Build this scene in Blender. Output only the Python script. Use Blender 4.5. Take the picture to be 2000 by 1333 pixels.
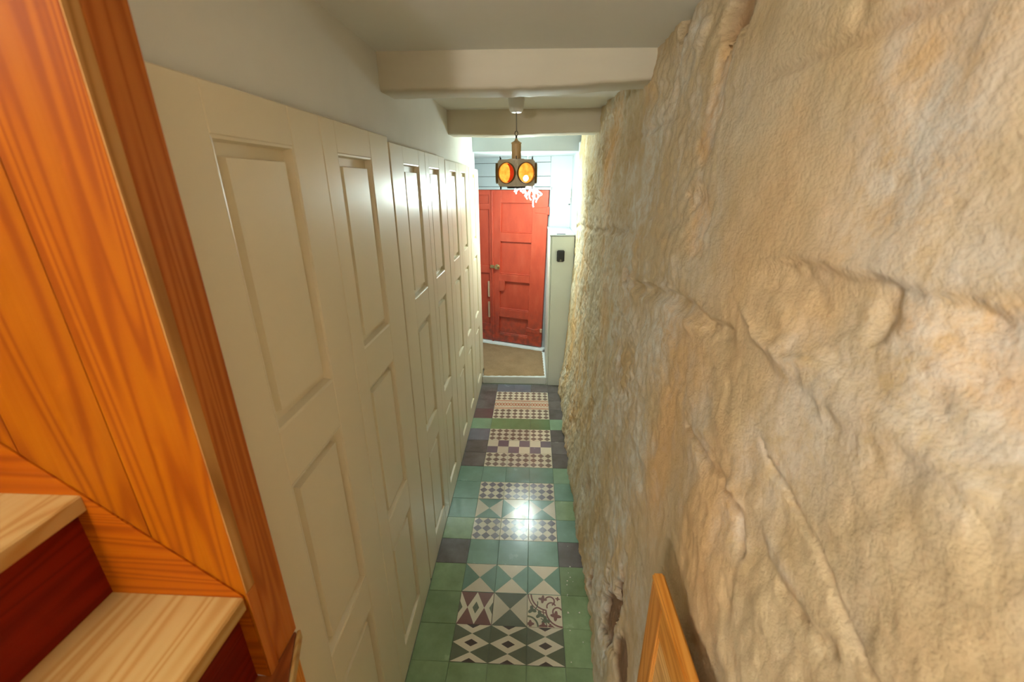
import bpy, bmesh, math, random
import numpy as np
from mathutils import Vector, Matrix
random.seed(7); np.random.seed(7)
S = bpy.context.scene
COL = S.collection
for o in list(bpy.data.objects): bpy.data.objects.remove(o)

# ---------------------------------------------------------------- camera
FPX = 818.687; YAW, PITCH, ROLL = -0.0506755, 0.3608762, 0.0042074
CAM = Vector((0.405338, -1.424659, 2.316828))
cy_, sy_, cp_, sp_ = math.cos(YAW), math.sin(YAW), math.cos(PITCH), math.sin(PITCH)
_f = Vector((sy_*cp_, cy_*cp_, -sp_)); _r = Vector((cy_, -sy_, 0)); _d = _f.cross(_r)
c_, s_ = math.cos(ROLL), math.sin(ROLL)
R2 = c_*_r + s_*_d; D2 = -s_*_r + c_*_d
cd = bpy.data.cameras.new('camera'); cam = bpy.data.objects.new('camera', cd); COL.objects.link(cam)
cd.sensor_width = 36; cd.lens = FPX/2000*36; cd.clip_start = .02
m = Matrix((R2, -D2, -_f)).transposed().to_4x4(); m.translation = CAM; cam.matrix_world = m
cd.dof.use_dof = True; cd.dof.focus_distance = 3.6; cd.dof.aperture_fstop = 4.0
S.camera = cam
def ray(px, py): return (R2*((px-1000)/FPX) + D2*((py-666.5)/FPX) + _f)
def wall_yz(px, py, x0=.755, k=.045):           # pixel -> (Y, Z) on the leaning stone wall
    d = ray(px, py); t = (x0 + k*CAM.z - CAM.x)/(d.x - k*d.z); h = CAM + d*t; return (h.y, h.z)

# ---------------------------------------------------------------- world, exposure, lights
w = bpy.data.worlds.new('world'); S.world = w; w.use_nodes = True
w.node_tree.nodes['Background'].inputs[0].default_value = (.9, .8, .66, 1)
w.node_tree.nodes['Background'].inputs[1].default_value = .05
S.view_settings.view_transform = 'Standard'; S.view_settings.look = 'None'
S.view_settings.exposure = 1.22; S.view_settings.gamma = 1.0; S.view_settings.use_curve_mapping = False
STAIR_W, STAIR_COL = 2.4, (1.0, .96, .9)
FILL_W = 40.0
HALL_W, HALL_COL = 33.0, (.80, 1.0, .95)
def point(name, loc, watt, col, r):
    l = bpy.data.lights.new(name, 'POINT'); l.energy = watt; l.color = col; l.shadow_soft_size = r
    o = bpy.data.objects.new(name, l); o.location = loc; COL.objects.link(o); return o
def area(name, loc, watt, col, size, rot=(0, 0, 0), spread=180):
    l = bpy.data.lights.new(name, 'AREA'); l.energy = watt; l.color = col; l.shape = 'DISK'; l.size = size; l.spread = math.radians(spread)
    o = bpy.data.objects.new(name, l); o.location = loc; o.rotation_euler = rot; COL.objects.link(o); return o
point('chandelier_light', (.33, 3.36, 2.24), HALL_W, HALL_COL, .09)

# ---------------------------------------------------------------- material helpers
def srgb(r, g, b):
    f = lambda c: (c/255/12.92 if c/255 <= .04045 else ((c/255+.055)/1.055)**2.4)
    return (f(r), f(g), f(b), 1)
class NT:
    def __init__(s, name):
        s.m = bpy.data.materials.new(name); s.m.use_nodes = True; s.t = s.m.node_tree; s.n = s.t.nodes
        s.b = s.n['Principled BSDF']
    def new(s, ty, **kw):
        n = s.n.new(ty)
        for k, v in kw.items(): setattr(n, k, v)
        return n
    def l(s, a, b): s.t.links.new(a, b)
    def coord(s, kind='Object', scale=(1, 1, 1), rnd=False):
        tc = s.new('ShaderNodeTexCoord'); mp = s.new('ShaderNodeMapping'); mp.inputs['Scale'].default_value = scale
        src = tc.outputs[kind]
        if rnd:
            oi = s.new('ShaderNodeObjectInfo'); mu = s.new('ShaderNodeMath', operation='MULTIPLY'); mu.inputs[1].default_value = 37.
            s.l(oi.outputs['Random'], mu.inputs[0]); ad = s.new('ShaderNodeVectorMath', operation='ADD')
            s.l(src, ad.inputs[0]); s.l(mu.outputs[0], ad.inputs[1]); src = ad.outputs[0]
        s.l(src, mp.inputs[0]); return mp.outputs[0]
    def noise(s, vec, scale, detail=4, rough=.55, dist=0):
        n = s.new('ShaderNodeTexNoise'); n.inputs['Scale'].default_value = scale; n.inputs['Detail'].default_value = detail
        n.inputs['Roughness'].default_value = rough; n.inputs['Distortion'].default_value = dist
        s.l(vec, n.inputs['Vector']); return n.outputs['Fac']
    def ramp(s, fac, stops):
        r = s.new('ShaderNodeValToRGB'); e = r.color_ramp.elements
        e[0].position, e[0].color = stops[0]; e[1].position, e[1].color = stops[-1]
        for p, c in stops[1:-1]: x = e.new(p); x.color = c
        s.l(fac, r.inputs[0]); return r.outputs[0]
    def mix(s, fac, a, b, mode='MIX'):
        n = s.new('ShaderNodeMix', data_type='RGBA', blend_type=mode)
        for sock, v in ((n.inputs[0], fac), (n.inputs[6], a), (n.inputs[7], b)):
            if hasattr(v, 'is_output'): s.l(v, sock)
            else: sock.default_value = v
        return n.outputs[2]
    def math(s, op, a, b=0.):
        n = s.new('ShaderNodeMath', operation=op)
        for sock, v in ((n.inputs[0], a), (n.inputs[1], b)):
            if hasattr(v, 'is_output'): s.l(v, sock)
            else: sock.default_value = v
        return n.outputs[0]
    def bump(s, h, strength, dist=.01):
        n = s.new('ShaderNodeBump'); n.inputs['Strength'].default_value = strength; n.inputs['Distance'].default_value = dist
        s.l(h, n.inputs['Height']); s.l(n.outputs[0], s.b.inputs['Normal'])
    def col(s, c):
        if hasattr(c, 'is_output'): s.l(c, s.b.inputs['Base Color'])
        else: s.b.inputs['Base Color'].default_value = c
    def rough(s, r):
        if hasattr(r, 'is_output'): s.l(r, s.b.inputs['Roughness'])
        else: s.b.inputs['Roughness'].default_value = r
G = lambda v: (v, v, v, 1)
def dk(c, k): return (c[0]*k, c[1]*k, c[2]*k, 1)

def paint(name, c, rough=.35, var=.08, bump=.15, coat=0., streak=(1, 1, 1), bscale=30, rv=.2):
    t = NT(name); v = t.coord('Object', streak); n = t.noise(v, 3., 5)
    t.col(t.ramp(n, [(.3, dk(c, 1-var)), (.7, dk(c, 1+var))]))
    n2 = t.noise(v, bscale, 4); t.rough(t.ramp(n2, [(.3, G(rough*(1-rv))), (.7, G(rough*(1+rv)))])); t.bump(n2, bump, .004)
    t.b.inputs['Coat Weight'].default_value = coat; t.b.inputs['Coat Roughness'].default_value = .12
    return t.m
def wood(name, axis, light, mid, dark, rough=.5, k=1.):
    t = NT(name); sc = [13*k]*3; sc[axis] = .8*k
    v = t.coord('Object', sc, True); n = t.noise(v, 1., 1.5, .4, .35)
    ring = t.math('MULTIPLY', t.math('ADD', t.math('SINE', t.math('MULTIPLY', n, 70.)), 1.), .5)
    sc2 = [160]*3; sc2[axis] = 2.5
    fib = t.noise(t.coord('Object', sc2, True), 1., 3, .6)
    c1 = t.ramp(ring, [(.0, light), (.6, mid), (1., dark)])
    c2 = t.mix(t.math('MULTIPLY', fib, .55), c1, mid, 'MIX')
    oi = t.new('ShaderNodeObjectInfo'); var = t.ramp(oi.outputs['Random'], [(0, G(.86)), (1, G(1.1))])
    t.col(t.mix(1., c2, var, 'MULTIPLY')); t.rough(t.ramp(fib, [(.3, G(rough*.85)), (.7, G(rough*1.2))])); t.bump(fib, .08, .002)
    t.b.inputs['Specular IOR Level'].default_value = .12
    return t.m
M = {}
M['cream'] = paint('cream_gloss_paint', srgb(232, 222, 196), .33, .012, .02, .0, (1, 1, .12), 12, .06)
M['white_wall'] = paint('white_plaster', srgb(226, 226, 220), .7, .03, .25, 0, (1, 1, 1), 8)
M['ceil'] = paint('ceiling_plaster', srgb(232, 232, 226), .75, .03, .2, 0, (1, 1, 1), 6)
M['beam'] = paint('beam_paint', srgb(208, 200, 178), .65, .05, .5, 0, (.25, 2, 2), 9)
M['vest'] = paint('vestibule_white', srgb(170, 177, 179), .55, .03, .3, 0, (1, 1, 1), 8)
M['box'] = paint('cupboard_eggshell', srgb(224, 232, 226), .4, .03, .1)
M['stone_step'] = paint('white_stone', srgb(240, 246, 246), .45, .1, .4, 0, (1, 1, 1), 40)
M['grout'] = paint('grout', srgb(120, 128, 112), .7, .15)
M['metal_dark'] = paint('dark_metal', srgb(52, 48, 44), .4, .1); M['metal_dark'].node_tree.nodes['Principled BSDF'].inputs['Metallic'].default_value = .6
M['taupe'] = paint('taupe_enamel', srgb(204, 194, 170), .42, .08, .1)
M['neck'] = paint('tan_enamel', srgb(206, 172, 118), .4, .06, .1)
M['black'] = paint('black_plastic', srgb(38, 42, 44), .4, .1)
M['cable'] = paint('grey_cable', srgb(120, 116, 104), .5, .05)
M['cup'] = paint('white_plastic', srgb(226, 224, 214), .35, .02)
M['brass'] = paint('worn_brass', srgb(190, 170, 120), .3, .15); M['brass'].node_tree.nodes['Principled BSDF'].inputs['Metallic'].default_value = .9
M['bare'] = paint('bare_wood_wear', srgb(196, 160, 132), .7, .15)
W = dict(light=srgb(138, 74, 0), mid=srgb(130, 64, 0), dark=srgb(112, 48, 0))
M['pine_z'] = wood('pine_upright', 2, W['light'], W['mid'], W['dark'])
T_ = dict(light=srgb(188, 156, 100), mid=srgb(182, 144, 86), dark=srgb(166, 120, 62))
M['pine_x'] = wood('pine_string', 0, srgb(150, 76, 1), srgb(140, 64, 1), srgb(120, 48, 0))
M['pine_shaded'] = wood('pine_winder_shaded', 1, srgb(150, 84, 40), srgb(136, 70, 30), srgb(112, 52, 20))  # darker than the other pine: shade from post and stair is in the colour
M['pine_y'] = wood('pine_tread', 1, T_['light'], T_['mid'], T_['dark'])
M['pine_ry'] = wood('pine_riser', 1, srgb(112, 24, 5), srgb(102, 20, 4), srgb(86, 14, 3))
M['post_z'] = wood('pine_post', 2, srgb(182, 108, 46), srgb(170, 96, 38), srgb(150, 76, 26))
M['edge_z'] = wood('pine_board_edge', 2, srgb(196, 148, 88), srgb(180, 128, 70), srgb(150, 100, 50))
M['rail_y'] = wood('pine_rail', 1, srgb(222, 158, 74), srgb(212, 144, 60), srgb(188, 118, 42))
M['rail_z'] = wood('pine_stile', 2, srgb(210, 148, 72), srgb(198, 132, 58), srgb(172, 108, 42))
M['infill'] = wood('pine_infill', 1, srgb(226, 184, 120), srgb(210, 164, 96), srgb(180, 130, 66))
# red door
t = NT('red_door_paint'); v = t.coord('Object', (1, 1, .35)); n = t.noise(v, 9, 6, .6)
c = t.ramp(n, [(.25, srgb(180, 66, 44)), (.5, srgb(196, 76, 50)), (.78, srgb(204, 90, 64))])
sep = t.new('ShaderNodeSeparateXYZ'); t.l(t.coord('Object'), sep.inputs[0])
dirt = t.math('MULTIPLY', t.ramp(sep.outputs['Z'], [(.1, G(1)), (.62, G(0))]), t.ramp(t.noise(t.coord('Object'), 14, 5), [(.35, G(0)), (.62, G(1))]))
t.col(t.mix(dirt, c, srgb(138, 66, 54))); t.rough(.42); t.bump(t.noise(t.coord('Object'), 40, 4), .25, .004); M['red'] = t.m
# coir
t = NT('coir_mat'); v = t.coord('Object'); n = t.noise(v, 260, 3); n2 = t.noise(v, 5, 4)
t.col(t.mix(t.ramp(n2, [(.35, G(0)), (.65, G(1))]), t.ramp(n, [(.3, srgb(128, 102, 70)), (.7, srgb(200, 168, 128))]), t.ramp(n, [(.3, srgb(112, 88, 60)), (.7, srgb(182, 150, 110))])))
t.rough(.95); t.bump(n, 1., .006); M['coir'] = t.m
# tiles
def tile_mat(name, c, var=.14, mott=None):
    t = NT(name); v = t.coord('Object', (1, 1, 1), True); n = t.noise(v, 7, 6, .62); n2 = t.noise(v, 60, 4)
    base = t.ramp(n, [(.28, dk(c, 1-var)), (.72, dk(mott or c, 1+var))])
    oi = t.new('ShaderNodeObjectInfo'); vv = t.ramp(oi.outputs['Random'], [(0, G(.85)), (1, G(1.12))])
    t.col(t.mix(1., base, vv, 'MULTIPLY')); t.rough(t.ramp(n, [(.3, G(.13)), (.75, G(.3))])); t.bump(n2, .05, .002)
    return t.m
M['t_green'] = tile_mat('tile_green', srgb(124, 148, 104), .16, srgb(132, 156, 118))
M['t_lgreen'] = tile_mat('tile_pale_green', srgb(124, 152, 126))
M['t_grass'] = tile_mat('tile_grass_green', srgb(112, 138, 98))
M['t_teal'] = tile_mat('tile_teal', srgb(112, 146, 130))
M['t_grey'] = tile_mat('tile_grey', srgb(96, 88, 86), .18, srgb(108, 102, 102))
M['t_blue'] = tile_mat('tile_bluegrey', srgb(112, 112, 124), .15)
M['t_mauve'] = tile_mat('tile_mauve', srgb(112, 88, 90), .15)
M['t_cream'] = tile_mat('tile_cream', srgb(214, 205, 184), .05)
M['t_purple'] = tile_mat('tile_purple', srgb(116, 106, 116), .1)
M['t_brown'] = tile_mat('tile_brown', srgb(124, 106, 96), .1)
M['t_dark'] = tile_mat('tile_dark', srgb(78, 66, 62), .1)
M['t_dgreen'] = tile_mat('tile_dark_green', srgb(100, 106, 88), .14)
M['t_maroon'] = tile_mat('tile_maroon', srgb(124, 86, 82), .1)
M['t_rust'] = tile_mat('tile_rust', srgb(182, 112, 84), .14)
# emission
def emis(name, c, s, rough=.3):
    t = NT(name); t.col(c); t.rough(rough); t.b.inputs['Emission Color'].default_value = c; t.b.inputs['Emission Strength'].default_value = s; return t.m
M['curl'] = emis('lit_white_curl', (1, .99, .96, 1), 6.)
for k_, w_ in (('globe_a', STAIR_W), ('globe_fill', FILL_W)): M[k_] = emis('lit_opal_globe', (*STAIR_COL, 1), w_*6.6)
t = NT('amber_lens'); v = t.coord('Object'); n = t.noise(v, 30, 3)
c = t.ramp(n, [(.3, srgb(226, 118, 30)), (.7, srgb(248, 164, 66))]); t.col(c); t.rough(.15)
t.l(c, t.b.inputs['Emission Color']); t.b.inputs['Emission Strength'].default_value = .75; M['amber'] = t.m
M['crescent'] = emis('red_crescent', srgb(186, 44, 6), .35, .2)
M['bulb'] = emis('hot_bulb', (1, .86, .62, 1), 4.)
M['hood'] = paint('lens_hood_brown', srgb(120, 92, 44), .35, .1)
# limestone: colour from stains with their own shape (vertex attribute) plus procedural grain
t = NT('limestone')
at = t.new('ShaderNodeAttribute', attribute_name='stain'); sp = t.new('ShaderNodeSeparateColor'); t.l(at.outputs['Color'], sp.inputs[0])
v = t.coord('Object'); n1 = t.noise(v, 3.2, 6, .6, .4); n2 = t.noise(v, 34, 6, .65); n3 = t.noise(v, 130, 4, .6); n4 = t.noise(v, 17, 7, .72, .3)
c = t.ramp(n1, [(.3, srgb(188, 163, 119)), (.5, srgb(196, 176, 137)), (.72, srgb(202, 188, 158))])
c = t.mix(t.math('MULTIPLY', t.ramp(n2, [(.45, G(0)), (.75, G(1))]), .4), c, srgb(212, 182, 140))
c = t.mix(sp.outputs[0], c, srgb(222, 180, 124)); c = t.mix(t.math('MULTIPLY', sp.outputs[2], t.ramp(n4, [(.36, G(.08)), (.60, G(1))])), c, srgb(216, 214, 202)); c = t.mix(sp.outputs[1], c, srgb(124, 88, 56))
t.col(c); t.rough(.9)
bh = t.math('ADD', t.math('MULTIPLY', n2, .8), t.math('MULTIPLY', n3, .35)); t.bump(bh, .6, .012); M['stone'] = t.m

# ---------------------------------------------------------------- geometry helpers
def link(name, me, mat, parent=None, loc=None):
    o = bpy.data.objects.new(name, me); COL.objects.link(o)
    if mat is not None:
        for x in (mat if isinstance(mat, (list, tuple)) else [mat]): me.materials.append(x)
    if loc is not None: o.location = loc
    if parent is not None:
        o.parent = parent
        if loc is None and not parent.get('_local'): o.matrix_parent_inverse = Matrix.Translation(-parent.location)
    return o
def bm2me(bm, name, smooth=False):
    me = bpy.data.meshes.new(name); bm.to_mesh(me); bm.free()
    if smooth:
        for p in me.polygons: p.use_smooth = True
    return me
def box(name, x0, x1, y0, y1, z0, z1, mat, parent=None, bev=.003, seg=1):
    bm = bmesh.new(); bmesh.ops.create_cube(bm, size=1)
    for v in bm.verts: v.co = Vector((x0+(v.co.x+.5)*(x1-x0), y0+(v.co.y+.5)*(y1-y0), z0+(v.co.z+.5)*(z1-z0)))
    if bev: bmesh.ops.bevel(bm, geom=bm.edges[:], offset=min(bev, .45*min(x1-x0, y1-y0, z1-z0)), segments=seg, affect='EDGES')
    return link(name, bm2me(bm, name), mat, parent)
def prism(name, pts, ext, mat, parent=None, bev=0):          # polygon pts (3D) extruded by vector ext
    bm = bmesh.new(); a = [bm.verts.new(p) for p in pts]; b = [bm.verts.new(Vector(p)+Vector(ext)) for p in pts]; n = len(pts)
    bm.faces.new(a); bm.faces.new(b[::-1])
    for i in range(n): bm.faces.new((a[i], b[i], b[(i+1) % n], a[(i+1) % n]))
    bmesh.ops.recalc_face_normals(bm, faces=bm.faces[:])
    if bev: bmesh.ops.bevel(bm, geom=bm.edges[:], offset=bev, segments=1, affect='EDGES')
    return link(name, bm2me(bm, name), mat, parent)
def lathe_bm(prof, n=24, bm=None, mtx=None):
    bm = bm or bmesh.new(); rings = []
    for r, z in prof:
        rings.append([bm.verts.new((mtx or Matrix()) @ Vector((max(r, 1e-5)*math.cos(2*math.pi*i/n), max(r, 1e-5)*math.sin(2*math.pi*i/n), z))) for i in range(n)])
    for a, b in zip(rings, rings[1:]):
        for i in range(n): bm.faces.new((a[i], a[(i+1) % n], b[(i+1) % n], b[i]))
    bm.faces.new(rings[0][::-1]); bm.faces.new(rings[-1]); return bm
def lathe(name, prof, mat, parent=None, n=24, mtx=None, smooth=True):
    bm = lathe_bm(prof, n, None, mtx); bmesh.ops.recalc_face_normals(bm, faces=bm.faces[:])
    me = bm2me(bm, name, smooth); o = link(name, me, mat, parent)
    if smooth: me.set_sharp_from_angle(angle=math.radians(40))
    return o
def tube(name, pts, r, mat, parent=None, n=8):
    bm = bmesh.new(); rings = []; pts = [Vector(p) for p in pts]
    for i, p in enumerate(pts):
        d = (pts[min(i+1, len(pts)-1)]-pts[max(i-1, 0)]).normalized(); a = d.orthogonal().normalized() if i == 0 else (rings_a - d*rings_a.dot(d)).normalized()
        rings_a = a; b = d.cross(a); rr = r(i/(len(pts)-1)) if callable(r) else r
        rings.append([bm.verts.new(p + (a*math.cos(2*math.pi*k/n) + b*math.sin(2*math.pi*k/n))*rr) for k in range(n)])
    for A, B in zip(rings, rings[1:]):
        for k in range(n): bm.faces.new((A[k], A[(k+1) % n], B[(k+1) % n], B[k]))
    bm.faces.new(rings[0][::-1]); bm.faces.new(rings[-1])
    return link(name, bm2me(bm, name, True), mat, parent)
def empty(name, loc, label=None, cat=None, group=None, local=False, rz=0):
    o = bpy.data.objects.new(name, None); COL.objects.link(o); o.location = loc; o.rotation_euler.z = rz; o.empty_display_size = .05
    if local: o['_local'] = 1
    return tag(o, label, cat, group)
def tag(o, label=None, cat=None, group=None, kind=None):
    if label: o['label'] = label
    if cat: o['category'] = cat
    if group: o['group'] = group
    if kind: o['kind'] = kind
    return o
def struct(o, label=None, cat=None): return tag(o, label, cat, None, 'structure')

# ---------------------------------------------------------------- value noise (numpy)
_tab = np.random.RandomState(3).rand(256, 256)
def vn(x, y, seed=0):
    x = x + seed*17.31; y = y + seed*7.77
    xi = np.floor(x).astype(int); yi = np.floor(y).astype(int); fx = x-xi; fy = y-yi
    fx = fx*fx*(3-2*fx); fy = fy*fy*(3-2*fy)
    g = lambda a, b: _tab[(a + 31*seed) & 255, b & 255]
    return (g(xi, yi)*(1-fx)+g(xi+1, yi)*fx)*(1-fy) + (g(xi, yi+1)*(1-fx)+g(xi+1, yi+1)*fx)*fy - .5
def fbm(x, y, oct=4, seed=0, gain=.5):
    s = 0; a = 1.
    for i in range(oct): s = s + a*vn(x*2**i, y*2**i, seed+i); a *= gain
    return s
def sst(a, b, x): t = np.clip((x-a)/(b-a), 0, 1); return t*t*(3-2*t)

# ================================================================ FLOOR
floor = struct(box('floor', -.26, .95, -2.9, 3.24, -.12, -.006, M['grout'], None, 0), 'narrow corridor floor of green, grey and patterned cement tiles', 'floor')
TS = .1985; H = TS/2
def tile_mesh(name, base, polys=(), w=TS):
    """a tile slab with its flat inlaid pattern; polys = [(material index, [(u,v)..])], u,v in 0..1"""
    bm = bmesh.new(); bmesh.ops.create_cube(bm, size=1)
    for v in bm.verts: v.co = Vector((v.co.x*w, v.co.y*TS, (v.co.z-.5)*.012))
    top = [e for e in bm.edges if all(v.co.z > -.001 for v in e.verts)]
    bmesh.ops.bevel(bm, geom=top, offset=.0012, segments=1, affect='EDGES')
    z = .0002
    for mi, pts in polys:
        vs = []
        for u, v_ in pts: vs.append(bm.verts.new(((u-.5)*(w-.0026), (v_-.5)*(TS-.0026), z)))
        f = bm.faces.new(vs); f.material_index = mi
        if f.normal.z < 0 or (f.normal_update() or f.normal.z < 0): f.normal_flip()
        z += .00001 if len(polys) > 60 else .00003
    me = bm2me(bm, name)
    for x in base: me.materials.append(M[x])
    return me
def clip(poly, u0=0., u1=1., v0=0., v1=1.):
    def cut(P, ax, val, keep):
        out = []
        for i in range(len(P)):
            a, b = P[i], P[(i+1) % len(P)]; ia, ib = keep(a[ax]), keep(b[ax])
            if ia: out.append(a)
            if ia != ib: s = (val-a[ax])/(b[ax]-a[ax]); out.append((a[0]+s*(b[0]-a[0]), a[1]+s*(b[1]-a[1])))
        return out
    for ax, val, k in ((0, u0, lambda c: c >= u0), (0, u1, lambda c: c <= u1), (1, v0, lambda c: c >= v0), (1, v1, lambda c: c <= v1)):
        if poly: poly = cut(poly, ax, val, k)
    return poly
def rh(cx, cy, a, b): return clip([(cx-a, cy), (cx, cy-b), (cx+a, cy), (cx, cy+b)])
def strip(pts, wd):
    out = []
    for i in range(len(pts)-1):
        (x0, y0), (x1, y1) = pts[i], pts[i+1]; d = math.hypot(x1-x0, y1-y0) or 1; nx, ny = -(y1-y0)/d*wd/2, (x1-x0)/d*wd/2
        ex, ey = (x1-x0)/d*wd*.2, (y1-y0)/d*wd*.2
        q = clip([(x0+nx-ex, y0+ny-ey), (x1+nx+ex, y1+ny+ey), (x1-nx+ex, y1-ny+ey), (x0-nx-ex, y0-ny-ey)])
        if len(q) > 2: out.append(q)
    return out
def arc(cx, cy, r, a0, a1, n=14): return [(cx+r*math.cos(math.radians(a0+(a1-a0)*i/n)), cy+r*math.sin(math.radians(a0+(a1-a0)*i/n))) for i in range(n+1)]
def blob(cx, cy, r, k=5, amp=.3, ph=0, n=20): return clip([(cx+r*(1+amp*math.cos(k*2*math.pi*i/n+ph))*math.cos(2*math.pi*i/n), cy+r*(1+amp*math.cos(k*2*math.pi*i/n+ph))*math.sin(2*math.pi*i/n)) for i in range(n)])
def checker(dark): return ['t_cream', dark], [(1, rh((i+.5)/3, (j+.5)/3, 1/6*.97, 1/6*.97)) for i in range(3) for j in range(3)]
TM = {}
for k in ('green', 'lgreen', 'grass', 'teal', 'grey', 'blue', 'mauve'): TM[k] = tile_mesh('tile', ['t_'+k])
for k in ('purple', 'brown'):
    b, p = checker('t_'+k); TM['chk_'+k] = tile_mesh('tile', b, p)
Xtri = lambda top: [(1, [(0, 1), (1, 1), (.5, .5)]), (1, [(0, 0), (.5, .5), (1, 0)])] if top else [(1, [(0, 0), (0, 1), (.5, .5)]), (1, [(1, 0), (.5, .5), (1, 1)])]
TM['x_side'] = tile_mesh('tile', ['t_teal', 't_cream'], Xtri(False)); TM['x_top'] = tile_mesh('tile', ['t_teal', 't_cream'], Xtri(True))
TM['x_sided'] = tile_mesh('tile', ['t_dgreen', 't_cream'], Xtri(False))
TM['big'] = tile_mesh('tile', ['t_cream', 't_purple'], [(1, [(.5, .5), (1, .5), (1, 1), (.5, 1)]), (1, [(0, 0), (.5, 0), (.5, .5), (0, .5)])])
dp = []
for cy in (0, .5, 1): dp += [(1, rh(.5, cy, .5, .25)), (2, rh(.5, cy, .19, .1))]
TM['diam'] = tile_mesh('tile', ['t_dgreen', 't_cream', 't_dark'], dp)
dp = []
for cx in (0, .5, 1): dp += [(1, rh(cx, .5, .25, .5)), (2, rh(cx, .5, .1, .19))]
TM['diam_red'] = tile_mesh('tile', ['t_maroon', 't_cream', 't_dgreen'], dp)
sc = []                                                      # the scroll-and-flower tile
for off, wd in ((0, .045), (.085, .03)):
    for q in strip(arc(.62, 1.02, .52-(-off), 182, 262), wd) + strip(arc(1.02, .50, .48+off, 180, 268), wd) + strip(arc(.70, .62+.0, .13, 20, 200), .04): sc.append((1, q))
for cx, cy, a0 in ((.66, .80, -60), (.88, .46, 30)):
    for q in strip(arc(cx, cy, .14, a0, a0+230), .045): sc.append((1, q))
for cx, cy, r in ((.45, .85, .1), (.82, .34, .12), (.9, .88, .055)): sc.append((1, blob(cx, cy, r, 4, .38, .6)))
for cx, cy, r in ((.13, .5, .1), (.36, .36, .1), (.52, .2, .1)): sc.append((2, blob(cx, cy, r, 3, .42, 1.1)))
for q in strip(arc(0, 0, .3, 0, 90), .05) + strip(arc(.3, 0, .26, 10, 70), .03) + strip(arc(0, .72, .3, -60, 10), .03): sc.append((2, q))
for cx, cy, r in ((.08, .08, .09), (.45, .02, .1), (.66, .03, .06)): sc.append((1, blob(cx, cy, r, 4, .3)))
sc = [(a, b) for a, b in sc if len(b) > 2]
TM['scroll'] = tile_mesh('tile', ['t_cream', 't_maroon', 't_dgreen'], sc)
gu = [(1, [(0, 0), (1, 0), (1, .07), (0, .07)]), (1, [(0, .93), (1, .93), (1, 1), (0, 1)]), (1, [(0, .14), (1, .14), (1, .19), (0, .19)]), (1, [(0, .82), (1, .82), (1, .87), (0, .87)])]
for ph in (0, math.pi):
    for q in strip([(i/48, .505+.17*math.sin(3*2*math.pi*i/48+ph)) for i in range(49)], .05): gu.append((1, q))
for i in range(6): gu.append((1, blob((i+.5)/6, .505, .032, 4, .25)))
TM['guil'] = tile_mesh('tile', ['t_cream', 't_rust'], [(a, b) for a, b in gu if len(b) > 2])
g = 'green'
rows = [(g, ('diam',)*3, g), (g, ('diam_red', 'x_sided', 'scroll'), g), (g, ('x_top',)*3, g), ('grey', ('teal',)*3, 'grey'),
        (g, ('chk_purple',)*3, 'teal'), ('teal', ('x_side', 'x_top', 'x_side'), g), ('teal', ('chk_purple',)*3, 'teal'), ('teal', ('teal',)*3, 'lgreen'),
        ('grey', ('chk_brown',)*3, 'grey'), ('grey', ('big',)*3, 'grey'), ('blue', ('chk_brown',)*3, 'grey'), ('lgreen', ('grass',)*3, 'lgreen'),
        ('mauve', ('chk_brown',)*3, 'grey'), ('grey', ('guil',)*3, 'grey'), ('grey', ('chk_brown',)*3, 'grey'), ('grey', ('blue', 'blue', 'grey'), 'grey')]
TMr = {k: tile_mesh('tile', ['t_'+k], (), .175) for k in ('green', 'lgreen', 'teal', 'grey')}
rr = random.Random(5)
for r in range(-6, 16):
    a, cc, b = rows[r] if r >= 0 else (g, (g,)*3, g)
    for c, k in enumerate((a,)+tuple(cc)+(b,)):
        me = TMr[k] if c == 4 else TM[k]
        o = bpy.data.objects.new('tile', me); COL.objects.link(o); o.parent = floor
        o.location = ((-.1 + .2*c) if c < 4 else .6885, .1 + .2*r, rr.uniform(-.0006, .0004))
        o.rotation_euler = (rr.uniform(-.004, .004), rr.uniform(-.004, .004), rr.uniform(-.003, .003))

# ================================================================ LEFT WALL and CUPBOARDS
wl = struct(box('wall_left', -.60, -.238, -.76, 3.44, 0, 2.83, M['white_wall'], None, .004), 'white plaster wall above the cream cupboard doors', 'wall')
XF = -.20
def panel(parent, y0, y1, z0, z1):
    prof = [(0, .0), (.006, .002), (.010, .023), (.036, .024), (.0385, .006)]
    bm = bmesh.new(); rings = []
    for ins, dep in prof:
        x = XF - dep - .0005
        rings.append([bm.verts.new((x, y, z)) for y, z in ((y0+ins, z0+ins), (y1-ins, z0+ins), (y1-ins, z1-ins), (y0+ins, z1-ins))])
    for A, B in zip(rings, rings[1:]):
        for i in range(4): bm.faces.new((A[i], A[(i+1) % 4], B[(i+1) % 4], B[i]))
    bm.faces.new(rings[-1])
    bk = [bm.verts.new((XF-.029, y, z)) for y, z in ((y0, z0), (y1, z0), (y1, z1), (y0, z1))]
    for i in range(4): bm.faces.new((bk[i], bk[(i+1) % 4], rings[0][(i+1) % 4], rings[0][i]))
    bm.faces.new(bk[::-1]); bmesh.ops.recalc_face_normals(bm, faces=bm.faces[:])
    return link('raised_panel', bm2me(bm, 'raised_panel'), M['cream'], parent)
PZ = [(.16, .785), (.945, 1.595), (1.755, 2.405)]
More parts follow.
